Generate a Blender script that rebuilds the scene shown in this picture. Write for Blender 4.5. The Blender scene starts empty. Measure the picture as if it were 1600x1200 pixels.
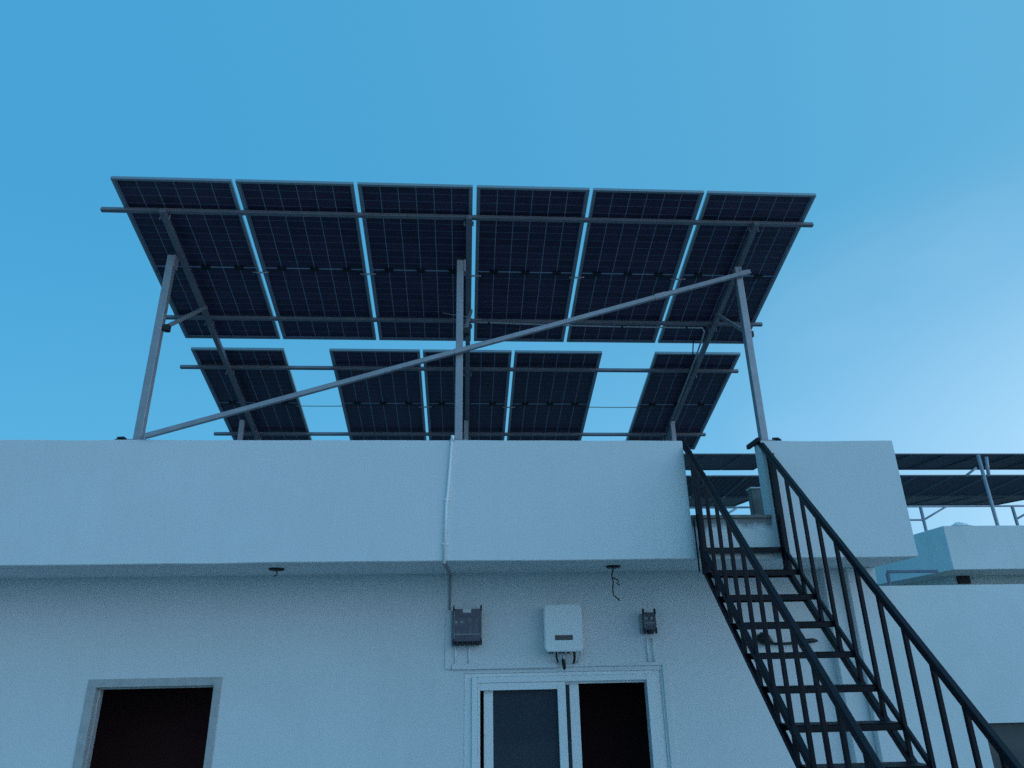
import bpy, bmesh, math, random
from mathutils import Vector, Matrix
random.seed(7)
S = bpy.context.scene
COL = S.collection
V = Vector

# ------------------------------------------------------------------ camera, sky, sun, exposure
CAM_H = 2.2
cam = bpy.data.cameras.new('camera'); camo = bpy.data.objects.new('camera', cam); COL.objects.link(camo)
cam.sensor_width = 36.0; cam.lens = 36.0 * 1100.0 / 1600.0; cam.clip_start = 0.05; cam.clip_end = 900.0
rx = V((0.99788148, -0.06245478, -0.01821938)); ux = V((-0.0063032, -0.37154264, 0.9283945)); fx = V((0.06475194, 0.92631284, 0.37114918))
m = Matrix((rx, ux, -fx)).transposed().to_4x4(); m.translation = V((0, 0, CAM_H)); camo.matrix_world = m
S.camera = camo

wd = bpy.data.worlds.new('World'); S.world = wd; wd.use_nodes = True
nt = wd.node_tree; nt.nodes.clear()
def N(t, **k):
    n = nt.nodes.new(t)
    for a, b in k.items(): setattr(n, a, b)
    return n
SUN_EL, SUN_AZ = math.radians(3.0), math.radians(112.0)       # azimuth clockwise from +Y: the glow is west, a little behind the camera
out = N('ShaderNodeOutputWorld'); bg = N('ShaderNodeBackground')
sky = N('ShaderNodeTexSky', sky_type='NISHITA'); sky.sun_disc = False
sky.sun_elevation = SUN_EL; sky.sun_rotation = SUN_AZ; sky.dust_density = 0.4; sky.ozone_density = 3.0
geo = N('ShaderNodeNewGeometry')
tc = N('ShaderNodeTexCoord')
glow = V((math.sin(SUN_AZ) * math.cos(0.05), math.cos(SUN_AZ) * math.cos(0.05), math.sin(0.05)))
dot = N('ShaderNodeVectorMath', operation='DOT_PRODUCT'); dot.inputs[1].default_value = glow
nt.links.new(tc.outputs['Generated'], dot.inputs[0])
mr = N('ShaderNodeMapRange'); mr.inputs['From Min'].default_value = -1.0; mr.inputs['From Max'].default_value = 1.0
nt.links.new(dot.outputs['Value'], mr.inputs['Value'])
def ramp(stops):
    r = N('ShaderNodeValToRGB'); e = r.color_ramp.elements
    r.color_ramp.interpolation = 'EASE' if False else 'LINEAR'
    while len(e) < len(stops): e.new(0.5)
    for el, (p, c) in zip(e, stops): el.position = p; el.color = (*c, 1)
    return r
# high sky and low sky, each from the eastern side (0) to the western glow (1), boosted out of view to light the walls
hi = ramp([(0.0, (0.055, 0.345, 0.66)), (0.35, (0.072, 0.375, 0.67)), (0.55, (0.094, 0.405, 0.685)), (0.72, (0.125, 0.44, 0.72)), (0.86, (0.31, 0.85, 1.42)), (1.0, (0.48, 1.08, 1.75))])
lo = ramp([(0.0, (0.085, 0.425, 0.74)), (0.25, (0.115, 0.465, 0.77)), (0.5, (0.20, 0.54, 0.86)), (0.62, (0.36, 0.67, 0.95)), (0.72, (0.50, 0.80, 1.05)), (0.86, (0.94, 1.42, 1.92)), (1.0, (1.18, 1.72, 2.26))])
for r in (hi, lo): nt.links.new(mr.outputs[0], r.inputs['Fac'])
sep = N('ShaderNodeSeparateXYZ'); nt.links.new(tc.outputs['Generated'], sep.inputs[0])
me = N('ShaderNodeMapRange', interpolation_type='SMOOTHSTEP'); me.inputs['From Min'].default_value = 0.12; me.inputs['From Max'].default_value = 0.58
nt.links.new(sep.outputs['Z'], me.inputs['Value'])
mx = N('ShaderNodeMix', data_type='RGBA'); nt.links.new(me.outputs[0], mx.inputs['Factor'])
nt.links.new(lo.outputs[0], mx.inputs['A']); nt.links.new(hi.outputs[0], mx.inputs['B'])
# thin pale cloud low in the west
cn = N('ShaderNodeTexNoise'); cn.inputs['Scale'].default_value = 2.6; cn.inputs['Detail'].default_value = 5; cn.inputs['Roughness'].default_value = 0.5
cm = N('ShaderNodeMapping'); cm.inputs['Scale'].default_value = (1, 1, 2.2); nt.links.new(tc.outputs['Generated'], cm.inputs['Vector']); nt.links.new(cm.outputs[0], cn.inputs['Vector'])
c1 = N('ShaderNodeMapRange'); c1.inputs['From Min'].default_value = 0.42; c1.inputs['From Max'].default_value = 0.72; c1.inputs['To Max'].default_value = 0.55; nt.links.new(cn.outputs['Fac'], c1.inputs['Value'])
c2 = N('ShaderNodeMapRange'); c2.inputs['From Min'].default_value = 0.50; c2.inputs['From Max'].default_value = 0.68; nt.links.new(mr.outputs[0], c2.inputs['Value'])
c3 = N('ShaderNodeMath', operation='MULTIPLY'); nt.links.new(c1.outputs[0], c3.inputs[0]); nt.links.new(c2.outputs[0], c3.inputs[1])
c4 = N('ShaderNodeMapRange'); c4.inputs['From Min'].default_value = 0.55; c4.inputs['From Max'].default_value = 0.25; nt.links.new(sep.outputs['Z'], c4.inputs['Value'])
c5 = N('ShaderNodeMath', operation='MULTIPLY'); nt.links.new(c3.outputs[0], c5.inputs[0]); nt.links.new(c4.outputs[0], c5.inputs[1])
cx = N('ShaderNodeMix', data_type='RGBA'); cx.inputs['B'].default_value = (0.62, 0.80, 0.98, 1); nt.links.new(c5.outputs[0], cx.inputs['Factor']); nt.links.new(mx.outputs['Result'], cx.inputs['A'])
ad = N('ShaderNodeMix', data_type='RGBA', blend_type='MIX'); ad.inputs['Factor'].default_value = 0.02
nt.links.new(cx.outputs['Result'], ad.inputs['A']); nt.links.new(sky.outputs[0], ad.inputs['B'])
nt.links.new(ad.outputs['Result'], bg.inputs['Color']); bg.inputs['Strength'].default_value = 1.0
nt.links.new(bg.outputs[0], out.inputs[0])

sun = bpy.data.lights.new('sun', 'SUN'); sun.energy = 0.06; sun.angle = math.radians(35); sun.color = (0.80, 0.92, 1.0)
suno = bpy.data.objects.new('sun', sun); COL.objects.link(suno)
sd = V((math.sin(SUN_AZ) * math.cos(0.25), math.cos(SUN_AZ) * math.cos(0.25), math.sin(0.25)))
suno.rotation_euler = sd.to_track_quat('Z', 'Y').to_euler()

S.view_settings.view_transform = 'Standard'; S.view_settings.look = 'None'; S.view_settings.gamma = 1.0
S.view_settings.exposure = 0.0
try: S.view_settings.use_curve_mapping = False
except Exception: pass
S.render.engine = 'CYCLES'
S.cycles.max_bounces = 8; S.cycles.diffuse_bounces = 5; S.cycles.transparent_max_bounces = 12
S.cycles.sample_clamp_indirect = 4.0
S.cycles.use_denoising = False
S.render.film_transparent = False

# ------------------------------------------------------------------ materials
MATS = {}
def mat(name, col, rough=0.7, metal=0.0, spec=0.4, var=0.0, vscale=3.0, bump=0.0, bscale=60.0, rnd=0.0, stain=0.0):
    if name in MATS: return MATS[name]
    mt = bpy.data.materials.new(name); mt.use_nodes = True; t = mt.node_tree; L = t.links
    b = t.nodes['Principled BSDF']; b.inputs['Base Color'].default_value = (*col, 1)
    b.inputs['Roughness'].default_value = rough; b.inputs['Metallic'].default_value = metal; b.inputs['Specular IOR Level'].default_value = spec
    co = t.nodes.new('ShaderNodeTexCoord')
    last = None
    if var or rnd or stain:
        n = t.nodes.new('ShaderNodeTexNoise'); n.inputs['Scale'].default_value = vscale; n.inputs['Detail'].default_value = 6; n.inputs['Roughness'].default_value = 0.62
        L.new(co.outputs['Object'], n.inputs['Vector'])
        mp = t.nodes.new('ShaderNodeMapRange'); mp.inputs['From Min'].default_value = 0.25; mp.inputs['From Max'].default_value = 0.75
        mp.inputs['To Min'].default_value = 1 - var; mp.inputs['To Max'].default_value = 1 + var
        L.new(n.outputs['Fac'], mp.inputs['Value']); last = mp.outputs[0]
        if rnd:
            oi = t.nodes.new('ShaderNodeObjectInfo'); m2 = t.nodes.new('ShaderNodeMapRange')
            m2.inputs['To Min'].default_value = 1 - rnd; m2.inputs['To Max'].default_value = 1 + rnd
            L.new(oi.outputs['Random'], m2.inputs['Value'])
            mm = t.nodes.new('ShaderNodeMath'); mm.operation = 'MULTIPLY'; L.new(last, mm.inputs[0]); L.new(m2.outputs[0], mm.inputs[1]); last = mm.outputs[0]
        if stain:
            # water marks: noise stretched along Z
            mg = t.nodes.new('ShaderNodeMapping'); mg.inputs['Scale'].default_value = (2.2, 2.2, 0.16); L.new(co.outputs['Object'], mg.inputs['Vector'])
            n2 = t.nodes.new('ShaderNodeTexNoise'); n2.inputs['Scale'].default_value = 2.4; n2.inputs['Detail'].default_value = 5; L.new(mg.outputs[0], n2.inputs['Vector'])
            m3 = t.nodes.new('ShaderNodeMapRange'); m3.inputs['From Min'].default_value = 0.5; m3.inputs['From Max'].default_value = 0.8
            m3.inputs['To Min'].default_value = 1.0; m3.inputs['To Max'].default_value = 1 - stain; L.new(n2.outputs['Fac'], m3.inputs['Value'])
            mm = t.nodes.new('ShaderNodeMath'); mm.operation = 'MULTIPLY'; L.new(last, mm.inputs[0]); L.new(m3.outputs[0], mm.inputs[1]); last = mm.outputs[0]
        cc = t.nodes.new('ShaderNodeVectorMath'); cc.operation = 'SCALE'; cc.inputs[0].default_value = col
        L.new(last, cc.inputs['Scale']); L.new(cc.outputs[0], b.inputs['Base Color'])
    if bump:
        n3 = t.nodes.new('ShaderNodeTexNoise'); n3.inputs['Scale'].default_value = bscale; n3.inputs['Detail'].default_value = 5
        L.new(co.outputs['Object'], n3.inputs['Vector'])
        bp = t.nodes.new('ShaderNodeBump'); bp.inputs['Strength'].default_value = bump; bp.inputs['Distance'].default_value = 0.01
        L.new(n3.outputs['Fac'], bp.inputs['Height']); L.new(bp.outputs[0], b.inputs['Normal'])
    MATS[name] = mt
    return mt

PAINT = mat('white_wall_paint', (0.72, 0.72, 0.73), 0.88, spec=0.2, var=0.03, vscale=1.1, bump=0.16, bscale=42, stain=0.025)
PAINT2 = mat('white_boundary_paint', (0.72, 0.74, 0.74), 0.88, spec=0.2, var=0.06, vscale=1.2, bump=0.18, bscale=40, stain=0.03)
NPAINT = mat('neighbour_paint', (0.71, 0.72, 0.72), 0.9, spec=0.2, var=0.06, vscale=0.9, bump=0.25, bscale=25, stain=0.08)
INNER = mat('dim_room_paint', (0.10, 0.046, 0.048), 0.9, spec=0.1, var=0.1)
TILE = mat('terrace_tile', (0.30, 0.297, 0.285), 0.6, var=0.12, vscale=2.0, bump=0.1, bscale=20)
SOIL = mat('dusty_ground', (0.20, 0.17, 0.13), 0.95, var=0.25, vscale=0.15)
GALV = mat('galvanised_steel', (0.32, 0.32, 0.355), 0.5, metal=0.35, spec=0.5, var=0.14, vscale=9.0, bump=0.08, bscale=70)
GALV2 = mat('shaded_galvanised_steel', (0.215, 0.205, 0.24), 0.6, metal=0.25, spec=0.4, var=0.18, vscale=7.0, bump=0.08, bscale=70)  # same steel as GALV, shade under the panels put into its colour
ALU = mat('aluminium_frame', (0.30, 0.32, 0.35), 0.42, metal=0.5, spec=0.5, var=0.05)
CELL = mat('silicon_cell', (0.050, 0.034, 0.072), 0.4, spec=0.35, var=0.15, vscale=5, rnd=0.2)
CELL2 = mat('far_silicon_cell', (0.016, 0.013, 0.045), 0.4, spec=0.15, var=0.12, vscale=5)
JBOX = mat('black_plastic', (0.012, 0.012, 0.014), 0.5, var=0.1, vscale=20)
BLACKP = mat('black_railing_paint', (0.006, 0.006, 0.012), 0.5, spec=0.22, var=0.3, vscale=14, bump=0.1, bscale=90)
PVC = mat('white_pvc', (0.84, 0.85, 0.86), 0.45, spec=0.45, var=0.03)
PVCG = mat('grey_pvc', (0.30, 0.30, 0.32), 0.55, var=0.08)
UPVC = mat('white_window_frame', (0.78, 0.79, 0.80), 0.35, spec=0.5, var=0.02)
INVW = mat('inverter_white', (0.80, 0.81, 0.82), 0.42, spec=0.45, var=0.02)
STONE = mat('grey_door_stone', (0.42, 0.42, 0.42), 0.6, var=0.16, vscale=12, bump=0.1)
DARKG = mat('dark_screen', (0.02, 0.025, 0.04), 0.2, spec=0.5, var=0.02)
SMOKE = mat('smoky_box_cover', (0.05, 0.055, 0.09), 0.25, spec=0.5, var=0.5, vscale=16)
DBRK = mat('breaker_grey', (0.105, 0.11, 0.15), 0.4, var=0.4, vscale=25)
BOXGREY = mat('box_grey', (0.30, 0.31, 0.33), 0.5, var=0.06)
STICK = mat('paper_sticker', (0.62, 0.64, 0.64), 0.7, var=0.03)
GREYPAN = mat('dark_grey_face', (0.088, 0.086, 0.084), 0.92, var=0.2, vscale=4, bump=0.3, bscale=30)
DIRTY = mat('dirty_cement', (0.20, 0.19, 0.18), 0.95, var=0.45, vscale=7, bump=0.4, bscale=30)
ROOF = mat('roof_cement', (0.26, 0.255, 0.25), 0.95, var=0.25, vscale=1.5, bump=0.2, bscale=20)
CONN = mat('grey_connector', (0.42, 0.42, 0.44), 0.5, var=0.05)
RAILP = mat('dull_blue_steel', (0.11, 0.15, 0.21), 0.6, var=0.2)
NFRAME = mat('dull_frame', (0.09, 0.095, 0.11), 0.5, var=0.05)
SHEETB = mat('blue_sheet', (0.30, 0.36, 0.42), 0.6, var=0.08)

def glass_mat():
    mt = bpy.data.materials.new('tinted_glass'); mt.use_nodes = True; t = mt.node_tree; t.nodes.clear(); L = t.links
    o = t.nodes.new('ShaderNodeOutputMaterial'); mxs = t.nodes.new('ShaderNodeMixShader'); tr = t.nodes.new('ShaderNodeBsdfTransparent'); gl = t.nodes.new('ShaderNodeBsdfGlossy')
    fr = t.nodes.new('ShaderNodeFresnel'); fr.inputs['IOR'].default_value = 1.5
    tr.inputs['Color'].default_value = (0.42, 0.48, 0.56, 1); gl.inputs['Color'].default_value = (0.9, 0.9, 0.9, 1); gl.inputs['Roughness'].default_value = 0.04
    L.new(fr.outputs[0], mxs.inputs[0]); L.new(tr.outputs[0], mxs.inputs[1]); L.new(gl.outputs[0], mxs.inputs[2]); df_ = t.nodes.new('ShaderNodeBsdfDiffuse'); df_.inputs['Color'].default_value = (0.30, 0.34, 0.46, 1); m2 = t.nodes.new('ShaderNodeMixShader'); m2.inputs[0].default_value = 0.11   # blue diffuse layer, a reflection painted into the glass
    L.new(mxs.outputs[0], m2.inputs[1]); L.new(df_.outputs[0], m2.inputs[2]); L.new(m2.outputs[0], o.inputs[0])
    return mt
GLASS = glass_mat()
def laminate_mat():
    mt = bpy.data.materials.new('panel_laminate'); mt.use_nodes = True; t = mt.node_tree; L = t.links
    b = t.nodes['Principled BSDF']; b.inputs['Base Color'].default_value = (0.55, 0.56, 0.62, 1); b.inputs['Roughness'].default_value = 0.35
    tl = t.nodes.new('ShaderNodeBsdfTranslucent'); tl.inputs['Color'].default_value = (0.32, 0.32, 0.42, 1)
    mxs = t.nodes.new('ShaderNodeMixShader'); mxs.inputs[0].default_value = 0.45
    L.new(b.outputs[0], mxs.inputs[1]); L.new(tl.outputs[0], mxs.inputs[2]); L.new(mxs.outputs[0], t.nodes['Material Output'].inputs[0])
    return mt
LAMI = laminate_mat()

def upstand_mat():
    # white paint flaking off grey cement below the coping, the edge of the loss driven by noise
    mt = bpy.data.materials.new('flaking_paint'); mt.use_nodes = True; t = mt.node_tree; L = t.links; b = t.nodes['Principled BSDF']; b.inputs['Roughness'].default_value = 0.9
    co = t.nodes.new('ShaderNodeTexCoord'); n = t.nodes.new('ShaderNodeTexNoise'); n.inputs['Scale'].default_value = 6; n.inputs['Detail'].default_value = 7; n.inputs['Roughness'].default_value = 0.65
    L.new(co.outputs['Object'], n.inputs['Vector']); sp = t.nodes.new('ShaderNodeSeparateXYZ'); L.new(co.outputs['Object'], sp.inputs[0])
    m1 = t.nodes.new('ShaderNodeMapRange'); m1.inputs['From Min'].default_value = 3.28; m1.inputs['From Max'].default_value = 3.46; m1.inputs['To Min'].default_value = -0.28; m1.inputs['To Max'].default_value = 0.42
    L.new(sp.outputs['Z'], m1.inputs['Value']); a = t.nodes.new('ShaderNodeMath'); L.new(n.outputs['Fac'], a.inputs[0]); L.new(m1.outputs[0], a.inputs[1])
    m2 = t.nodes.new('ShaderNodeMapRange'); m2.inputs['From Min'].default_value = 0.46; m2.inputs['From Max'].default_value = 0.66; L.new(a.outputs[0], m2.inputs['Value'])
    mx_ = t.nodes.new('ShaderNodeMix'); mx_.data_type = 'RGBA'; mx_.inputs['A'].default_value = (0.70, 0.70, 0.71, 1); mx_.inputs['B'].default_value = (0.24, 0.235, 0.235, 1)
    L.new(m2.outputs[0], mx_.inputs['Factor']); L.new(mx_.outputs['Result'], b.inputs['Base Color']); return mt
UPST = upstand_mat()

# ------------------------------------------------------------------ mesh helpers
class MB:
    def __init__(s): s.v = []; s.f = []
    def add(s, vs, fs):
        k = len(s.v); s.v += [tuple(p) for p in vs]; s.f += [tuple(i + k for i in f) for f in fs]; return s
    def box(s, x0, x1, y0, y1, z0, z1):
        return s.add([(x0,y0,z0),(x1,y0,z0),(x1,y1,z0),(x0,y1,z0),(x0,y0,z1),(x1,y0,z1),(x1,y1,z1),(x0,y1,z1)],
                     [(0,3,2,1),(4,5,6,7),(0,1,5,4),(1,2,6,5),(2,3,7,6),(3,0,4,7)])
    def bar(s, p, q, w, h=None, up=(0,0,1)):
        p = V(p); q = V(q); h = h or w; d = (q - p).normalized(); up = V(up)
        if abs(d.dot(up)) > 0.99: up = V((0,1,0))
        a = d.cross(up).normalized() * w / 2; b = a.cross(d).normalized() * h / 2
        r = [(-1,-1),(1,-1),(1,1),(-1,1)]
        return s.add([p + a*i + b*j for i, j in r] + [q + a*i + b*j for i, j in r],
                     [(0,1,2,3),(7,6,5,4),(0,4,5,1),(1,5,6,2),(2,6,7,3),(3,7,4,0)])
    def tube(s, pts, r, n=8):
        pts = [V(p) for p in pts]; rings = []; a = None
        for i, p in enumerate(pts):
            d = (pts[min(i+1, len(pts)-1)] - pts[max(i-1, 0)]).normalized()
            if a is None: a = d.orthogonal().normalized()
            else: a = (a - d * a.dot(d)).normalized()
            b = d.cross(a); rr = r[i] if isinstance(r, (list, tuple)) else r
            rings.append([p + (a*math.cos(2*math.pi*k/n) + b*math.sin(2*math.pi*k/n)) * rr for k in range(n)])
        vs = [p for ring in rings for p in ring]; fs = []
        for i in range(len(rings)-1):
            for k in range(n): fs.append((i*n+k, i*n+(k+1)%n, (i+1)*n+(k+1)%n, (i+1)*n+k))
        fs.append(tuple(reversed(range(n)))); fs.append(tuple(range((len(rings)-1)*n, len(rings)*n)))
        return s.add(vs, fs)
    def prism(s, pts, y0, y1):                       # outline in XZ, extruded along Y
        n = len(pts)
        vs = [(x, y0, z) for x, z in pts] + [(x, y1, z) for x, z in pts]
        return s.add(vs, [tuple(range(n)), tuple(reversed(range(n, 2*n)))] + [(i, i+n, (i+1)%n+n, (i+1)%n) for i in range(n)])
    def mesh(s, name, mt, bevel=0.0, smooth=False, seg=1):
        me = bpy.data.meshes.new(name); me.from_pydata(s.v, [], s.f); me.materials.append(mt)
        bm = bmesh.new(); bm.from_mesh(me)
        bmesh.ops.recalc_face_normals(bm, faces=bm.faces)
        if bevel:
            es = [e for e in bm.edges if len(e.link_faces) == 2 and e.calc_face_angle(0) > 0.6]
            bmesh.ops.bevel(bm, geom=es, offset=bevel, segments=seg, affect='EDGES', profile=0.5)
        for f in bm.faces: f.smooth = smooth
        bm.to_mesh(me); bm.free(); me.update()
        return me
    def build(s, name, mt, parent=None, bevel=0.0, smooth=False, seg=1):
        return link(name, s.mesh(name, mt, bevel, smooth, seg), parent)
def link(name, me, parent=None):
    o = bpy.data.objects.new(name, me); COL.objects.link(o)
    if parent: o.parent = parent
    return o
def tag(o, label=None, cat=None, group=None, kind=None):
    for k, v in (('label', label), ('category', cat), ('group', group), ('kind', kind)):
        if v: o[k] = v
    return o
def thing(name, label, cat, loc=(0,0,0), rot=(0,0,0), group=None):
    o = bpy.data.objects.new(name, None); COL.objects.link(o); o.location = loc; o.rotation_euler = rot; o.empty_display_size = 0.2
    return tag(o, label, cat, group)
def rounded(x0, x1, z0, z1, r, n=5):
    pts = []
    for cx, cz, a0 in ((x1-r, z1-r, 0), (x0+r, z1-r, 90), (x0+r, z0+r, 180), (x1-r, z0+r, 270)):
        for k in range(n+1):
            a = math.radians(a0 + 90*k/n); pts.append((cx + r*math.cos(a), cz + r*math.sin(a)))
    return pts

# ------------------------------------------------------------------ the setting
g = MB().box(-400, 400, -400, 400, -4.2, -4.0).build('ground', SOIL); g['kind'] = 'structure'
tf = MB().box(-14, 9.0, -9, 14.0, -0.25, 0.0).build('terrace_floor', TILE); tf['kind'] = 'structure'

# ------------------------------------------------------------------ the rooftop room with its parapet
PF, PB = 6.42, 6.57            # parapet front, back
ZT, ZS = 4.195, 3.07           # parapet top, soffit
WY = 7.35                      # wall face
house = thing('house', 'white rooftop room with overhanging parapet, two dark doorways and a roof terrace', 'house', (0, WY, 0))
def hp(name, mb, mt, bevel=0.0, parent=None, **k):
    o = mb.build(name, mt, None, bevel, **k)
    o.parent = parent or house
    if not parent: o.matrix_parent_inverse = Matrix.Translation(-house.location)
    return o
OX0, OX1 = 2.09, 2.862
def hand_cast(x0, x1, y0, y1, z0, z1, seed, amp=.0035):
    # plastered upstand: arrises wander a few millimetres along its length
    r = random.Random(seed); b = MB(); n = max(4, int((x1-x0)/.22)); c = .007; rings = []
    w = [[r.uniform(-amp, amp) for _ in range(n+1)] for _ in range(4)]
    for k in w:
        for _ in range(1): k[:] = [(k[max(i-1,0)] + k[i]*2 + k[min(i+1,n)])/4*1.6 for i in range(n+1)]
    for i in range(n+1):
        x = x0 + (x1-x0)*i/n; a, bb, t, u = (w[q][i] for q in range(4))
        rings.append([(x, y0+c+a, z0+u), (x, y0+a, z0+c+u), (x, y0+bb*.6, z1-c+t), (x, y0+c+bb*.6, z1+t), (x, y1-c, z1+t*.7), (x, y1, z1-c+t*.7), (x, y1, z0+c), (x, y1-c, z0+u*.5)])
    fs = [tuple(range(8)), tuple(range(n*8+7, n*8-1, -1))]
    for i in range(n):
        for k in range(8): fs.append((i*8+k, i*8+(k+1)%8, (i+1)*8+(k+1)%8, (i+1)*8+k))
    return b.add([p for q in rings for p in q], fs)
hp('parapet', hand_cast(-9, OX0, PF, PB, ZS, ZT, 3), PAINT)
hp('parapet', hand_cast(OX1, 4.2, PF, PB, ZS, ZT, 5), PAINT)
hp('stair_upstand', MB().box(OX0 + .001, OX1 - .001, PF + .012, PB, ZS, 3.44), UPST)
cp = MB()
cp.box(OX0 + .002, OX1 - .002, PF - .010, PB + .01, 3.4405, 3.468)
hp('upstand_coping', cp, DIRTY)
hp('roof_slab', MB().box(-9, 4.2, PB + .001, 12.4, ZS, 3.20), PAINT)
hp('roof_screed', MB().box(-9, 4.2, PB + .002, 12.4, 3.2005, 3.22), ROOF)
# front wall with the two door openings (top of slab down to floor)
D0, D1, DT = -3.49, -2.275, 2.15        # left doorway
W0, W1, WT = -0.003, 1.914, 2.135       # sliding door opening
WE = 3.70                               # the wall ends at the corner pilaster
T = 0.23
fw = MB()
fw.box(-9, D0, WY, WY+T, 0, ZS); fw.box(D0, D1, WY, WY+T, DT, ZS); fw.box(D1, W0, WY, WY+T, 0, ZS)
fw.box(W0, W1, WY, WY+T, WT, ZS); fw.box(W1, WE, WY, WY+T, 0, ZS)
hp('front_wall', fw, PAINT)
hp('corner_pilaster', MB().box(3.685, 3.90, 7.255, WY+T, 0, ZS), PAINT, 0.006)
hp('corner_pilaster', MB().box(3.9005, 4.2, 7.18, WY+T, 0, ZS), PAINT, 0.006)
hp('side_wall', MB().box(3.97, 4.2, WY+T+.001, 12.17, 0, ZS), PAINT)
hp('side_wall', MB().box(-9, -8.77, WY+T+.001, 12.17, 0, ZS), PAINT)
hp('back_wall', MB().box(-9, 4.2, 12.171, 12.4, 0, ZS), PAINT)
# dim inside: lining of the room and a partition
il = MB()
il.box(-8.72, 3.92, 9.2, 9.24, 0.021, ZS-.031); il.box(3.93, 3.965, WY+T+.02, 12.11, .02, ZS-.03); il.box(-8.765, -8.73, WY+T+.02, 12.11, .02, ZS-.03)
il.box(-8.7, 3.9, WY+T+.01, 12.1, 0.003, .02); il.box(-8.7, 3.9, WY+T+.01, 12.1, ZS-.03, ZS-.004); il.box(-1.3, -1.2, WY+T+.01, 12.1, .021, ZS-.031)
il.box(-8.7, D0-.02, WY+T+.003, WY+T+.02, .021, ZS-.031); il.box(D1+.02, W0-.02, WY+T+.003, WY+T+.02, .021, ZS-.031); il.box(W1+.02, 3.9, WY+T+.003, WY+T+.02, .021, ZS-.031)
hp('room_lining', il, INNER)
# left doorway frame: two jambs, head, set 12 mm proud of the wall
df = MB(); y0, y1 = WY - .012, WY + .12
df.prism([(D0, 0), (D0+.078, 0), (D0+.078, DT-.072), (D1-.072, DT-.072), (D1-.072, 0), (D1, 0), (D1, DT), (D0, DT)], y0, y1)
dfo = hp('door_frame', df, STONE, 0.004)
st = MB(); st.box(D0+.079, D0+.095, WY+.045, y1-.002, 0, DT-.09); st.box(D1-.089, D1-.073, WY+.045, y1-.002, 0, DT-.09); st.box(D0+.079, D1-.073, WY+.045, y1-.002, DT-.0895, DT-.0725)
hp('door_stop', st, STONE, 0.002, parent=dfo)

# sliding door: outer frame, front sash on the left, rear sash slid behind it, right half open
sf = MB(); fy0, fy1 = WY - .018, WY + .10
F0, F1, FT = 0.07, 1.858, 2.10
sf.box(F0, F0+.055, fy0, fy1, 0, FT); sf.box(F1-.09, F1, fy0, fy1, 0, FT); sf.box(F0+.0555, F1-.0905, fy0, fy1, FT-.052, FT)
# filler strips that close the plaster reveal around the frame
sf.box(W0+.001, F0-.0005, WY+.012, WY+.09, 0, WT-.001); sf.box(F1+.0005, W1-.001, WY+.012, WY+.09, 0, WT-.001); sf.box(F0, F1, WY+.012, WY+.09, FT+.0005, WT-.001)
sfo = hp('sliding_door_frame', sf, UPVC, 0.003)
def sash(x0, x1, y, ztop, lw, rw, tw, glazed=True):
    s_ = MB(); d = .032; zb = .06
    s_.box(x0, x0+lw, y, y+d, zb, ztop); s_.box(x1-rw, x1, y, y+d, zb, ztop)
    s_.box(x0+lw+.0005, x1-rw-.0005, y, y+d, ztop-tw, ztop); s_.box(x0+lw+.0005, x1-rw-.0005, y, y+d, zb, zb+.08)
    o = hp('sash', s_, UPVC, 0.003, parent=sfo)
    if glazed: hp('pane', MB().box(x0+lw-.006, x1-rw+.006, y+d/2-.003, y+d/2+.003, zb+.075, ztop-tw+.006), GLASS, parent=sfo)
sash(0.126, 0.972, WY - .008, FT-.053, .024, .078, .066, False)
sash(0.186, 1.108, WY + .045, FT-.054, .088, .092, .03)
hp('door_track', MB().box(F0+.056, F1-.091, WY+.034, WY+.040, FT-.075, FT-.0525), UPVC, parent=sfo)
hp('door_sill', MB().box(F0+.056, F1-.091, fy0, fy1, 0.001, .055), UPVC, parent=sfo)

# boundary wall to the right, with a plain dark grey panel low down
bw = thing('boundary_wall', 'plain white wall running right from the house corner, lower than the parapet', 'wall', (6.5, 7.18, 0))
def child(par, name, mb, mt, bevel=0.0, **k):
    o = mb.build(name, mt, None, bevel, **k); o.parent = par
    root = par
    while root.parent: root = root.parent
    bpy_m = Matrix.Translation(root.location) if root.rotation_euler == type(root.rotation_euler)((0,0,0)) else Matrix.Identity(4)
    o.matrix_parent_inverse = bpy_m.inverted(); return o
BX0 = 4.2015
wl = MB(); wl.box(BX0, 4.97, 7.182, 7.40, 0, 2.885); wl.box(4.97, 9.0, 7.182, 7.40, 1.602, 2.885); wl.box(6.3, 9.0, 7.182, 7.40, 0, 1.602)
child(bw, 'wall_face', wl, PAINT2)
child(bw, 'grey_panel', MB().box(4.9705, 6.2995, 7.225, 7.38, 0, 1.6015), GREYPAN)

# ------------------------------------------------------------------ solar panel array
AL = math.radians(15.809); W, L, PITCH = 1.112, 2.278, 1.150
O = V((-3.38 + .019, 5.661, 6.531))
DS = V((0, math.cos(AL), -math.sin(AL))); DN = V((0, math.sin(AL), math.cos(AL)))
FH = 0.035
def frame_mb():
    b = MB()
    for x0, x1, y0, y1 in ((0, .011, 0, L), (W-.011, W, 0, L), (.0112, W-.0112, 0, .011), (.0112, W-.0112, L-.011, L)): b.box(x0, x1, y0, y1, 0.0032, FH)
    for x0, x1, y0, y1 in ((0, .030, 0, L), (W-.030, W, 0, L), (.0302, W-.0302, 0, .022), (.0302, W-.0302, L-.022, L)): b.box(x0, x1, y0, y1, 0, .003)
    return b
ME_FRAME = frame_mb().mesh('frame', ALU)
ME_LAM = MB().box(.0115, W-.0115, .0115, L-.0115, .0275, .0325).mesh('laminate', LAMI)
CX, CY0, CY1 = .034, .026, L/2 - .007
cw = (W - 2*CX) / 6; chh = (CY1 - CY0) / 12
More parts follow.
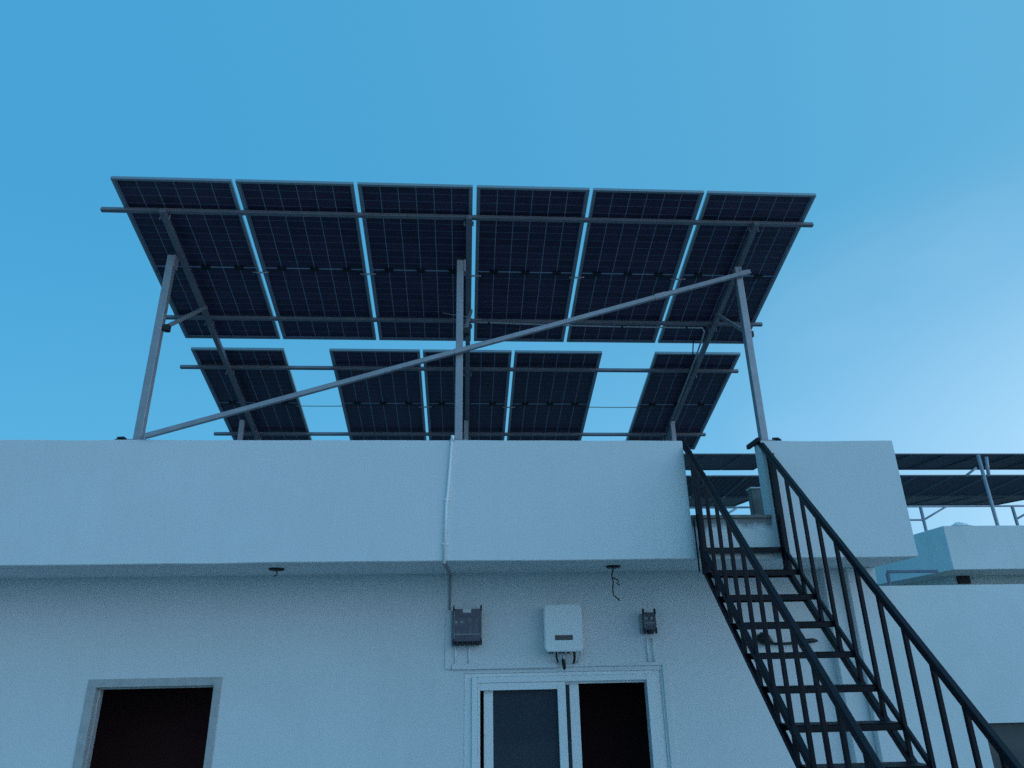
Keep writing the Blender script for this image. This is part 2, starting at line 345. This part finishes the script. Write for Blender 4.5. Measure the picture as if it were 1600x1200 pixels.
def cell_pos(i, j):
    x = CX + cw * i; y = CY0 + chh * j if j < 12 else L - CY1 + chh * (j - 12)
    return x, y
ME_CELL = MB().box(.0032, cw-.0032, .0018, chh-.0018, 0, .0012).mesh('solar_cell', CELL)
allc = MB()
for i in range(6):
    for j in range(24):
        x, y = cell_pos(i, j); allc.box(x+.0032, x+cw-.0032, y+.0018, y+chh-.0018, .0262, .0274)
ME_CELLS = allc.mesh('solar_cells', CELL)
ME_JB = MB().box(-.045, .045, -.022, .022, .004, .0260).mesh('junction_box', JBOX, 0.004)
def lead_mesh(right):
    b = MB(); s_ = 1 if right else -1
    pts = [V((0, 0, .012)), V((.06*s_, .02, -.004)), V((.10*s_, .045, -.016)), V((.15*s_, .03, -.012))]
    b.tube(pts, .0045, 6); return b.mesh('cable_lead', JBOX, smooth=True)
ME_LR, ME_LL = lead_mesh(True), lead_mesh(False)
ME_CON = MB().tube([(-.085, 0, 0), (-.03, 0, 0), (-.028, 0, 0), (.028, 0, 0), (.03, 0, 0), (.085, 0, 0)], [.007, .007, .010, .010, .007, .007], 8).mesh('cable_connector', CONN, smooth=True)

def make_panel(x, s, label, group, fine, con=True):
    t = thing('solar_module', label, 'solar panel', O + V((x, 0, 0)) + DS * s, (-AL, 0, 0), group)
    link('frame', ME_FRAME, t); lam = link('laminate', ME_LAM, t)
    if fine:
        for i in range(6):
            for j in range(24):
                c = link('solar_cell', ME_CELL, t); px, py = cell_pos(i, j); c.location = (px, py, .0262)
    else:
        c = link('solar_cells', ME_CELLS, t); c['kind'] = 'stuff'
    for k, fx_ in enumerate((1/6, .5, 5/6)):
        jb = link('junction_box', ME_JB, t); jb.location = (CX + cw*6*fx_, L/2, 0)
        if k == 0: q = link('cable_lead', ME_LL, jb); q.location = (-.03, 0, 0)
        if k == 2: q = link('cable_lead', ME_LR, jb); q.location = (.03, 0, 0)
    if con:
        c = link('cable_connector', ME_CON, t); c.location = (PITCH - .019, L/2 + .03, -.012); c.rotation_euler = (0, 0, -.03)
    return t
UP = ['upper-row solar panel at the far left end, over the left front post',
      'upper-row solar panel second from the left end',
      'upper-row solar panel just left of the middle post',
      'upper-row solar panel just right of the middle post',
      'upper-row solar panel second from the right end, crossed by the diagonal brace',
      'upper-row solar panel at the far right end, over the right front post']
for k in range(6): make_panel(PITCH*k, 0, UP[k], 'solar panels in the upper row of the rack', True, k < 5)
S2 = L + .204
LOW = [(0, 'lone lower-row solar panel at the left end, with open sky on both sides', False),
       (1.667, 'lower-row solar panel left of the middle post, first of three together', True),
       (1.667 + PITCH, 'lower-row solar panel behind the middle post', True),
       (1.667 + 2*PITCH, 'lower-row solar panel right of the middle post, last of three together', False),
       (5.763, 'lone lower-row solar panel at the right end, over the stair opening', False)]
for x, lb, con in LOW: make_panel(x, S2, lb, 'solar panels in the lower row of the rack', False, con)

# steel rack: posts, rafters, purlins, brace
rack = thing('panel_rack', 'galvanised steel rack on tall posts that carries both rows of solar panels', 'rack', (0, 6.48, ZT))
def rp(name, mb, mt=GALV, bevel=0.004, parent=None, smooth=False): 
    o = mb.build(name, mt, None, bevel, smooth); o.parent = parent or rack
    if not parent: o.matrix_parent_inverse = Matrix.Translation(-rack.location)
    return o
def P(x, s, n): return V((x, O.y, O.z)) + DS*s + DN*n
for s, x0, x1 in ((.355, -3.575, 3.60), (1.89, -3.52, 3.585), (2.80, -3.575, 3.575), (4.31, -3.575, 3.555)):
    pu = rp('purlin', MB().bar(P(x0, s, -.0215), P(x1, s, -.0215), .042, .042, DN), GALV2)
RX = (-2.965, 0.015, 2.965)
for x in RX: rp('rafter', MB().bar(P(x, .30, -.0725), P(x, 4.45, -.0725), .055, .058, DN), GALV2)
# purlin bolts on rafters
for x in RX:
    for s in (.355, 1.89, 2.80, 4.31):
        for d in (-.043, .043): rp('bolt', MB().tube([P(x+d, s+.03, -.05), P(x+d, s+.03, -.112)], .008, 6), bevel=0)
PX = (-3.04, -.072, 2.925)
for x, top in zip(PX, (3.99, 3.99, 3.965)):
    po = rp('post', MB().box(x-.036, x+.036, 6.435, 6.507, ZT+.010, top+2.2))
    rp('base_plate', MB().box(x-.085, x+.085, 6.425, 6.56, ZT+.001, ZT+.0095), bevel=0.002, parent=po)
    for d in (-.068, .068): rp('anchor_bolt', MB().tube([(x+d, 6.545, ZT+.008), (x+d, 6.545, ZT+.04)], .008, 6), bevel=0, parent=po)
    # short plate joining post head and rafter
    rx_ = min(RX, key=lambda q: abs(q-x))
    rp('gusset', MB().box(min(x+.037, rx_-.0275), max(x+.037, rx_-.0285)+.001, 6.43, 6.53, top+2.06, top+2.2), bevel=0.002, parent=po)
for x in (-3.05, .0, 2.92):
    s_ = 3.86
    zt = P(x, s_, -.105).z
    po = rp('rear_post', MB().box(x-.03, x+.03, 9.30, 9.36, 3.232, zt))
    rp('base_plate', MB().box(x-.09, x+.09, 9.24, 9.42, 3.2215, 3.2315), bevel=0.002, parent=po)
# knee braces with their dark clamps on the front posts
for x, rx_ in zip((-2.985, -.018, 2.945), (-2.925, .045, 2.925)):
    pk = V((x, 6.475, 5.377)); qk = P(rx_, 1.62, -.125)
    k = rp('knee_brace', MB().bar(pk + (qk-pk).normalized()*.03, qk + (qk-pk).normalized()*.05, .036, .036))
    rp('clamp', MB().box(x-.012, x+.045, 6.445, 6.51, 5.335, 5.40), JBOX, 0.004, parent=k)
# long diagonal brace in front of the posts, with its welded sleeve
A_, B_ = V((-2.96, 6.405, 4.222)), V((3.035, 6.405, 6.085))
br = rp('diagonal_brace', MB().bar(A_, B_, .042, .048))
c_ = A_.lerp(B_, .832); u_ = (B_-A_).normalized()
rp('sleeve', MB().bar(c_ - u_*.07, c_ + u_*.07, .050, .056), bevel=0.003, parent=br)
for t_ in (.4815, .985): 
    c_ = A_.lerp(B_, t_); rp('sleeve', MB().bar(c_ - u_*.05, c_ + u_*.05, .047, .053), bevel=0.003, parent=br)

# pvc conduit below the second purlin, right half, turning down along the right rafter
pts = []
for i in range(15):
    f = i / 14; pts.append(P(.06 + f*2.74, 1.77 + .055*f*f, -.15 - .028*math.sin(math.pi*f)))
pts += [P(2.83, 1.87, -.165), P(2.845, 1.98, -.16), P(2.86, 2.3, -.155), P(2.875, 3.0, -.15), P(2.89, 3.8, -.15)]
c = thing('cable_conduit', 'thin grey conduit strung under the upper row from the middle post to the right rafter', 'conduit', pts[0])
def chl(par, name, mb, mt, bevel=0.0, smooth=False):
    o = mb.build(name, mt, None, bevel, smooth); o.parent = par; o.matrix_parent_inverse = Matrix.Translation(-par.location); return o
chl(c, 'pipe', MB().tube(pts, .010, 8), PVCG, smooth=True)
for i in (1, 5, 9, 13): chl(c, 'clip', MB().tube([pts[i] - V((.012,0,0)), pts[i] + V((.012,0,0))], .0135, 8), JBOX)
# loose black cable at the lower end of the upper row on the right, string cable over the gaps of the lower row
q = [P(2.80, 2.10, -.03), P(2.815, 2.24, -.06), P(2.84, 2.38, -.10), P(2.86, 2.52, -.115), P(2.875, 2.72, -.12), P(2.87, 3.0, -.13)]
tag(MB().tube(q, .008, 8).build('loose_cable', JBOX, smooth=True), 'loose black cable dangling by the right rafter between the two panel rows', 'cable')
for x0, x1, lb in ((W-.06, 1.70, 'thin cable crossing the open gap left of the three lower panels'), (1.667+3*PITCH-.07, 5.80, 'thin cable crossing the open gap right of the three lower panels')):
    pp = []
    for i in range(9):
        f = i/8; pp.append(P(O.x + x0 + (x1-x0)*f, S2 + L/2 + .02, -.008 - .004*math.sin(math.pi*f)))
    tag(MB().tube(pp, .006, 6).build('string_cable', PVCG, smooth=True), lb, 'cable', 'cables over the gaps of the lower row')
# a stray tie wire behind the middle post
tag(MB().tube([(-.26, 6.9, 5.80), (-.16, 6.88, 5.765), (-.08, 6.86, 5.755), (.06, 6.9, 5.73), (.16, 6.95, 5.75)], .004, 5).build('tie_wire', PVCG, smooth=True), 'thin stray wire poking out behind the middle post', 'wire')

# small black brackets on the parapet top
for x, lb in ((-3.19, 'small black bracket on the parapet top just left of the left front post'), (3.045, 'small black bracket on the parapet top just right of the right front post')):
    t = thing('parapet_bracket', lb, 'bracket', (x, 6.48, ZT), group='brackets on the parapet top')
    chl(t, 'foot', MB().box(x-.05, x+.05, 6.44, 6.53, ZT+.001, ZT+.014), JBOX, 0.003)
    chl(t, 'hook', MB().tube([(x-.03, 6.46, ZT+.012), (x-.03, 6.46, ZT+.028), (x+.02, 6.46, ZT+.031), (x+.045, 6.46, ZT+.012)], .014, 8), JBOX, smooth=True)

# ------------------------------------------------------------------ pipes and boxes on the wall
t = thing('downpipe', 'thin white pipe running down the parapet left of the middle post', 'pipe', (-.134, 6.40, ZT))
chl(t, 'pipe', MB().tube([(-.128, 6.404, 4.225), (-.134, 6.403, 4.19), (-.160, 6.4045, 3.75), (-.177, 6.4045, 3.56), (-.186, 6.404, 3.05)], .0125, 10), PVC, smooth=True)
chl(t, 'coupling', MB().tube([(-.127, 6.404, 4.182), (-.126, 6.404, 4.235)], .017, 10), PVC, smooth=True)
for z, x in ((3.62, -.171), (3.22, -.1835)): chl(t, 'clip', MB().box(x-.022, x+.022, 6.398, 6.4195, z-.008, z+.008), PVC, 0.002)
t = thing('wall_trunking', 'white cable trunking down the wall and around the top of the sliding door', 'trunking', (-.15, WY, ZS))
chl(t, 'pipe', MB().tube([(-.186, 6.50, 3.057), (-.17, 6.9, 3.057), (-.155, 7.28, 3.057), (-.152, 7.325, 3.05), (-.151, 7.335, 3.0), (-.151, 7.335, 2.72)], .011, 8), PVCG, smooth=True)
tk = MB(); ty = WY - .018
tk.box(-.19, -.122, ty, WY-.001, 2.176, 2.72)
tk.box(-.1215, .9, ty-.016, WY-.001, 2.172, 2.222); tk.box(.9005, 1.935, ty, WY-.001, 2.176, 2.205)
tk.box(1.9355, 2.0, ty, WY-.001, 0.02, 2.205)
chl(t, 'trunking_cover', tk, PAINT, 0.003)
for x in (-.087, .044, 1.807, 1.865): chl(t, 'drop_pipe', MB().tube([(x, WY-.011, 2.205), (x, WY-.011, 2.43)], .010, 8), PVC, smooth=True)

t = thing('solar_inverter', 'white inverter with rounded corners and a small dark display above the sliding door', 'inverter', (.95, WY, 2.3))
bodyo = MB()
r0 = rounded(.768, 1.140, 2.312, 2.752, .045); r1 = rounded(.79, 1.118, 2.335, 2.73, .04)
n = len(r0)
def loft(rings, cap=True):
    vs = [(x, y, z) for pts_, y in rings for x, z in pts_]; fs = []
    k = len(rings[0][0])
    for i in range(len(rings)-1):
        for j in range(k): fs.append((i*k+j, i*k+(j+1)%k, (i+1)*k+(j+1)%k, (i+1)*k+j))
    fs.append(tuple(range(k))); fs.append(tuple(reversed(range((len(rings)-1)*k, len(rings)*k)))); return vs, fs
fr_ = rounded(.778, 1.130, 2.322, 2.742, .040)
bodyo.add(*loft([(fr_, 7.170), (r0, 7.180), (r0, 7.235), (r1, 7.262), (r1, WY-.012)]))
chl(t, 'casing', bodyo, INVW)
dp = chl(t, 'display', MB().box(.869, 1.042, 7.1665, 7.172, 2.418, 2.463), DARKG, 0.001)
for x, w_, h_ in ((.835, .05, .012), (.885, .02, .05), (.955, .02, .02), (1.0, .03, .014), (1.06, .026, .045), (.92, .03, .014)):
    chl(t, 'cable_gland', MB().tube([(x, 7.245, 2.318), (x, 7.245, 2.312-h_)], w_/2, 10), JBOX)
def loop(*a): chl(t, 'cable_loop', MB().tube(*a), JBOX, smooth=True)
loop([(.955, 7.235, 2.30), (.955, 7.225, 2.23), (.957, 7.225, 2.19), (.957, 7.235, 2.168), (.957, 7.26, 2.162), (.957, 7.30, 2.19), (.957, 7.32, 2.25)], .013, 10)
loop([(.885, 7.245, 2.28), (.89, 7.25, 2.25), (.90, 7.27, 2.235), (.90, 7.31, 2.22)], .009, 8)
loop([(1.06, 7.245, 2.28), (1.06, 7.25, 2.25), (1.06, 7.28, 2.225), (1.06, 7.325, 2.21)], .012, 8)
chl(t, 'light_sleeve', MB().tube([(.953, 7.2195, 2.295), (.954, 7.2085, 2.245)], .006, 8), PVC, smooth=True)
chl(t, 'earth_wire', MB().tube([(1.115, 7.29, 2.34), (1.12, 7.27, 2.29), (1.10, 7.28, 2.25), (1.09, 7.32, 2.21)], .004, 6), PVCG, smooth=True)

def switch_box(name, label, x0, x1, z0, z1, yf, n_gl, sticker):
    t = thing(name, label, 'switch box', ((x0+x1)/2, WY, z0), group='switch boxes beside the inverter')
    e = .018
    chl(t, 'back_box', MB().box(x0-.02, x1-.006, yf+.05, WY-.001, z0+.01, z1-.01), BOXGREY, 0.004)
    cv = chl(t, 'cover', MB().box(x0, x1, yf, yf+.0495, z0+.035, z1), SMOKE, 0.004)
    for x in (x0-.004, x1-.012):
        chl(t, 'corner_lug', MB().box(x, x+.016, yf-.004, yf+.03, z1-.02, z1+.035), JBOX, 0.003); chl(t, 'corner_lug', MB().box(x, x+.016, yf-.004, yf+.03, z0+.002, z0+.06), JBOX, 0.003)
    if n_gl:
        w_ = (x1-x0)/(n_gl+.6)
        for i in range(n_gl): chl(t, 'cable_gland', MB().tube([(x0 + w_*(i+.8), yf+.012, z0+.040), (x0 + w_*(i+.8), yf+.012, z0)], w_*.42, 10), JBOX)
    nb = 4 if x1-x0 > .2 else 1
    for i in range(nb):
        bw_ = (x1-x0-.05)/nb; xa = x0+.026+bw_*i
        chl(t, 'breaker', MB().box(xa, xa+bw_-.006, yf-.0015, yf+.001, z0+.055+.10*(z1-z0), z1-.075), DBRK, 0.001)
    k = max(2, int((x1-x0)/.05))
    for i in range(k):
        xx = x0+.018 + i*(x1-x0-.02)/k; zz = z0+.17*(z1-z0)/.33
        if i < 2: chl(t, 'breaker_switch', MB().box(xx, xx+.022, yf-.003, yf+.001, zz+.03, zz+.055), BOXGREY, 0.001)
    chl(t, 'cover_rim', MB().box(x0+.012, x1-.012, yf-.004, yf+.001, z0+.10, z0+.108), BOXGREY, 0.001); chl(t, 'cover_rim', MB().box(x0+.006, x0+.012, yf-.004, yf+.001, z0+.06, z1-.02), BOXGREY, 0.001)
    if sticker: chl(t, 'sticker', MB().box(sticker[0], sticker[1], yf-.0035, yf-.0005, z1-.034, z1-.001), STICK)
switch_box('switch_box', 'wide smoky switch box with pale sticker and five cable entries, left of the inverter', -.112, .163, 2.385, 2.722, 7.235, 5, (-.020, .060))
switch_box('switch_box', 'narrow dark switch box with two lugs on top, right of the inverter', 1.765, 1.888, 2.462, 2.665, 7.235, 1, None)

# two dark round outlets in the soffit, each with wire
for x, y, lb, wires in ((-1.735, 6.78, 'dark round ceiling outlet in the soffit, the left one without a long wire', [[(0,0,0),(.01,0,-.03),(-.02,.01,-.05)]]),
                        (1.418, 6.85, 'dark round ceiling outlet in the soffit above the inverter with a long hanging wire',
                         [[(0,0,0),(-.02,0,-.07),(-.01,0,-.13),(-.02,0,-.20),(-.015,0,-.25),(.04,0,-.30)], [(-.01,0,-.09),(.03,0,-.11),(.045,0,-.13),(.02,0,-.14),(.05,0,-.16)]])):
    t = thing('ceiling_outlet', lb, 'outlet', (x, y, ZS), group='round outlets in the soffit')
    chl(t, 'rose', MB().tube([(x, y, ZS-.001), (x, y, ZS-.018), (x, y, ZS-.024)], [.072, .066, .03], 20), JBOX, smooth=False)
    for w_ in wires: chl(t, 'wire', MB().tube([V((x, y, ZS-.02)) + V(p) for p in w_], .006, 6), JBOX, smooth=True)

# dark ladle-like fixture on the wall behind the stair
t = thing('wall_fixture', 'dark ladle-shaped fitting with a long handle on the wall behind the stair', 'fixture', (3.2, WY, 2.36))
yy = 7.30
chl(t, 'head', MB().tube([(2.912, yy, 2.385), (2.925, yy, 2.392), (2.965, yy, 2.405), (3.01, yy, 2.392), (3.055, yy, 2.362), (3.075, yy, 2.353)], [.015, .04, .062, .055, .025, .014], 12), JBOX, smooth=True)
chl(t, 'handle', MB().tube([(3.07, yy, 2.353), (3.20, yy, 2.352), (3.31, yy, 2.360), (3.34, yy, 2.366), (3.42, yy, 2.374), (3.49, yy, 2.377), (3.53, yy, 2.374)], [.013, .013, .013, .018, .023, .022, .008], 10), JBOX, smooth=True)
chl(t, 'wall_stub', MB().tube([(2.965, yy+.03, 2.385), (2.965, WY-.001, 2.385)], .02, 8), JBOX)

# ------------------------------------------------------------------ black steel stair
stair = thing('staircase', 'black steel open-tread staircase with railings climbing to the gap in the parapet', 'staircase', (2.53, 3.2, 0))
XL, XR = 2.15, 2.91
def lineU(y): return y - 3.20
def lineL(y): return y - 3.40
def railR(y): return 1.034*y - 2.499
def railL(y): return 1.010*y - 2.372
RISE = .2265; NT = 13
for k in range(NT):
    y, z = 6.36 - RISE*k, 3.16 - RISE*k
    tr = MB(); tr.box(XL-.005, XR+.005, y, y+.022, z-.046, z-.004); tr.box(XL-.005, XR+.005, y+.19, y+.212, z-.046, z-.004); tr.box(XL-.008, XR+.008, y-.004, y+.216, z-.0035, z)
    chl(stair, 'tread', tr, BLACKP, 0.002)
YT, YB = 6.40, 3.22
chl(stair, 'stringer', MB().bar((XR, YT, lineU(YT)-.02), (XR, YB, lineU(YB)-.02), .028, .034), BLACKP, 0.003)
chl(stair, 'stringer', MB().bar((XR, YT, lineL(YT)-.02), (XR, YB+.2, lineL(YB+.2)-.02), .045, .05), BLACKP, 0.003)
chl(stair, 'stringer', MB().bar((XL, YT, lineU(YT)-.02), (XL, YB, lineU(YB)-.02), .042, .046), BLACKP, 0.003)
chl(stair, 'stringer', MB().bar((XL, YT, lineL(YT)-.02), (XL, YB+.2, lineL(YB+.2)-.02), .034, .04), BLACKP, 0.003)
for x, rl in ((XL, railL), (XR, railR)):
    h = chl(stair, 'handrail', MB().bar((x - .03, 6.47 if x > 2.5 else 6.51, rl(6.47) if x > 2.5 else rl(6.51)), (x, 3.1, rl(3.1)), .046, .05), BLACKP, 0.005)
    for k in range(15):
        y = 6.325 - .2215*k
        if y < 3.15: break
        zl = max(lineL(y) - .02, .0)
        w_ = .040 if k == 0 else .028
        chl(stair, 'baluster', MB().box(x-w_/2, x+w_/2, y-w_/2, y+w_/2, zl, rl(y)-.005), BLACKP, 0.002)
    chl(stair, 'end_post', MB().box(x-.014, x+.014, 6.385, 6.412, 2.93, rl(6.40)-.01), BLACKP, 0.002)
chl(stair, 'handrail_end', MB().bar((2.842, 6.39, 4.196), (2.836, 6.66, 4.196), .036, .045), BLACKP, 0.004)
chl(stair, 'fixing_plate', MB().box(XL-.045, XL-.039, 6.385, 6.415, 2.95, 3.42), BLACKP, 0.002)
chl(stair, 'fixing_plate', MB().box(XR+.018, XR+.028, 6.33, 6.415, 3.05, 3.42), BLACKP, 0.002)

# cement stub on the roof behind the stair opening
t = thing('roof_stub', 'short bare cement stub standing on the roof behind the stair opening', 'stub', (3.15, 7.4, 3.22))
chl(t, 'shaft', MB().box(3.03, 3.40, 7.2, 7.31, 3.2205, 3.90), DIRTY, 0.01)
chl(t, 'cap', MB().box(3.02, 3.41, 7.19, 7.32, 3.9005, 3.918), NPAINT, 0.006)

# ------------------------------------------------------------------ the neighbour's house and array
nh = thing('house', "pale neighbouring house with a deep parapet beyond the boundary wall", 'house', (13.5, 13, 0))
NX, NY = 9.14, 13.0
chl(nh, 'parapet', MB().box(NX, 26, NY, NY+.15, 3.715, 4.535), NPAINT, 0.008)
chl(nh, 'parapet', MB().box(NX, NX+.15, NY+.1505, 24, 3.715, 4.535), NPAINT, 0.008)
chl(nh, 'roof_slab', MB().box(NX+.151, 26, NY+.151, 24, 3.715, 3.87), NPAINT)
chl(nh, 'wall', MB().box(NX+.7, 26, NY+1.1, 23.8, -4, 3.714), NPAINT)
vent = chl(nh, 'vent_hole', MB().box(9.925, 10.16, NY+1.03, NY+1.099, 3.56, 3.713), JBOX)
t = thing('crumpled_sheet', "crumpled pale sheet lying on the neighbour's parapet", 'sheet', (9.55, 13.07, 4.535))
cs = MB(); gx, gy = 12, 4; vs = []; fs = []
for j in range(gy+1):
    for i in range(gx+1):
        f = i/gx; e = math.sin(math.pi*f)*math.sin(math.pi*j/gy)
        vs.append((9.33+.42*f, 13.0+.14*j/gy, 4.538 + e*(.06+.045*random.random())))
for j in range(gy):
    for i in range(gx): fs.append((j*(gx+1)+i, j*(gx+1)+i+1, (j+1)*(gx+1)+i+1, (j+1)*(gx+1)+i))
cs.add(vs, fs)
chl(t, 'cloth', cs, NPAINT, smooth=True)

# thin dark rail end seen over the boundary wall
t = thing('low_railing', 'low dark rail with a leg showing just over the boundary wall', 'railing', (4.6, 8.4, 2.6))
chl(t, 'top_rail', MB().bar((5.0, 8.3, 3.152), (5.63, 8.3, 3.152), .026, .034), RAILP, 0.003)
chl(t, 'leg', MB().bar((5.004, 8.3, 3.135), (5.004, 8.3, 0), .034, .034), RAILP, 0.003)

# neighbour's rows of panels (portrait, almost flat) on a tube frame
NPW, NPL = 1.10, 2.15
npf = MB()
for x0, x1, y0, y1 in ((0, .03, 0, NPL), (NPW-.03, NPW, 0, NPL), (.03, NPW-.03, 0, .03), (.03, NPW-.03, NPL-.03, NPL)): npf.box(x0, x1, y0, y1, 0, .035)
ME_NF = npf.mesh('frame', NFRAME)
ME_NL = MB().box(.0302, NPW-.0302, .0302, NPL-.0302, .022, .031).mesh('laminate', LAMI)
nc = MB()
for i in range(6):
    for j in range(12):
        a = (NPW-.08)/6; b_ = (NPL-.08)/12
        nc.box(.04+a*i+.006, .04+a*(i+1)-.006, .04+b_*j+.004, .04+b_*(j+1)-.004, .0195, .0218)
ME_NC = nc.mesh('solar_cells', CELL2)
ROWS = [(20.0, 7.97, math.radians(-2.2), 'top', 'neighbour panels in the top row'), (20.0, 7.30, math.radians(3.9), 'middle', 'neighbour panels in the middle row'), (22.18, 7.13, math.radians(-4.2), 'bottom', 'neighbour panels in the bottom row')]
ords = ['first', 'second', 'third', 'fourth', 'fifth', 'sixth']
def npanel(x, row, label):
    Y, z, a, nm, grp = ROWS[row]
    t = thing('solar_module', label, 'solar panel', (x, Y, z), (-a, 0, 0), grp)
    link('frame', ME_NF, t); link('laminate', ME_NL, t); c = link('solar_cells', ME_NC, t); c['kind'] = 'stuff'
for row in range(3):
    nm = ROWS[row][3]
    for i in range(3): npanel(6.15 + 1.125*i, row, "neighbour's %s-row panel in the stair opening, %s" % (nm, ('next to the left parapet', 'in the middle of the gap', 'next to the right parapet')[i]))
    for i in range(6): npanel(12.55 + 1.125*i, row, "neighbour's %s-row panel right of the white parapet, %s from the parapet" % (nm, ords[i]))
nr = thing('panel_rack', "tube frame on slanting legs under the neighbour's panels", 'rack', (14, 20, 4))
def bar2(name, p, q, r=.045): chl(nr, name, MB().tube([p, q], r, 8), GALV, smooth=True)
bar2('purlin', (5.8, 20.0, 6.37), (19.5, 20.0, 6.37), .03)
for x in (7.3, 13.5, 16.37): bar2('post', (x, 20.0, 6.37), (x+.03, 20.0, 3.88))
bar2('post', (15.42, 19.6, 7.84), (15.45, 19.6, 3.88), .05)
bar2('brace', (13.53, 20.0, 5.98), (14.3, 20.0, 6.36), .028); bar2('brace', (12.8, 20.0, 5.97), (13.5, 20.0, 5.97), .03); bar2('brace', (16.4, 20.0, 5.98), (17.1, 20.0, 6.3), .03)
bar2('brace', (7.35, 20.0, 6.05), (7.95, 20.0, 6.37), .03)
bar2('brace', (15.42, 19.8, 7.5), (15.1, 19.9, 7.28), .035); bar2('brace', (15.9, 19.9, 7.86), (15.82, 19.9, 7.28), .05)
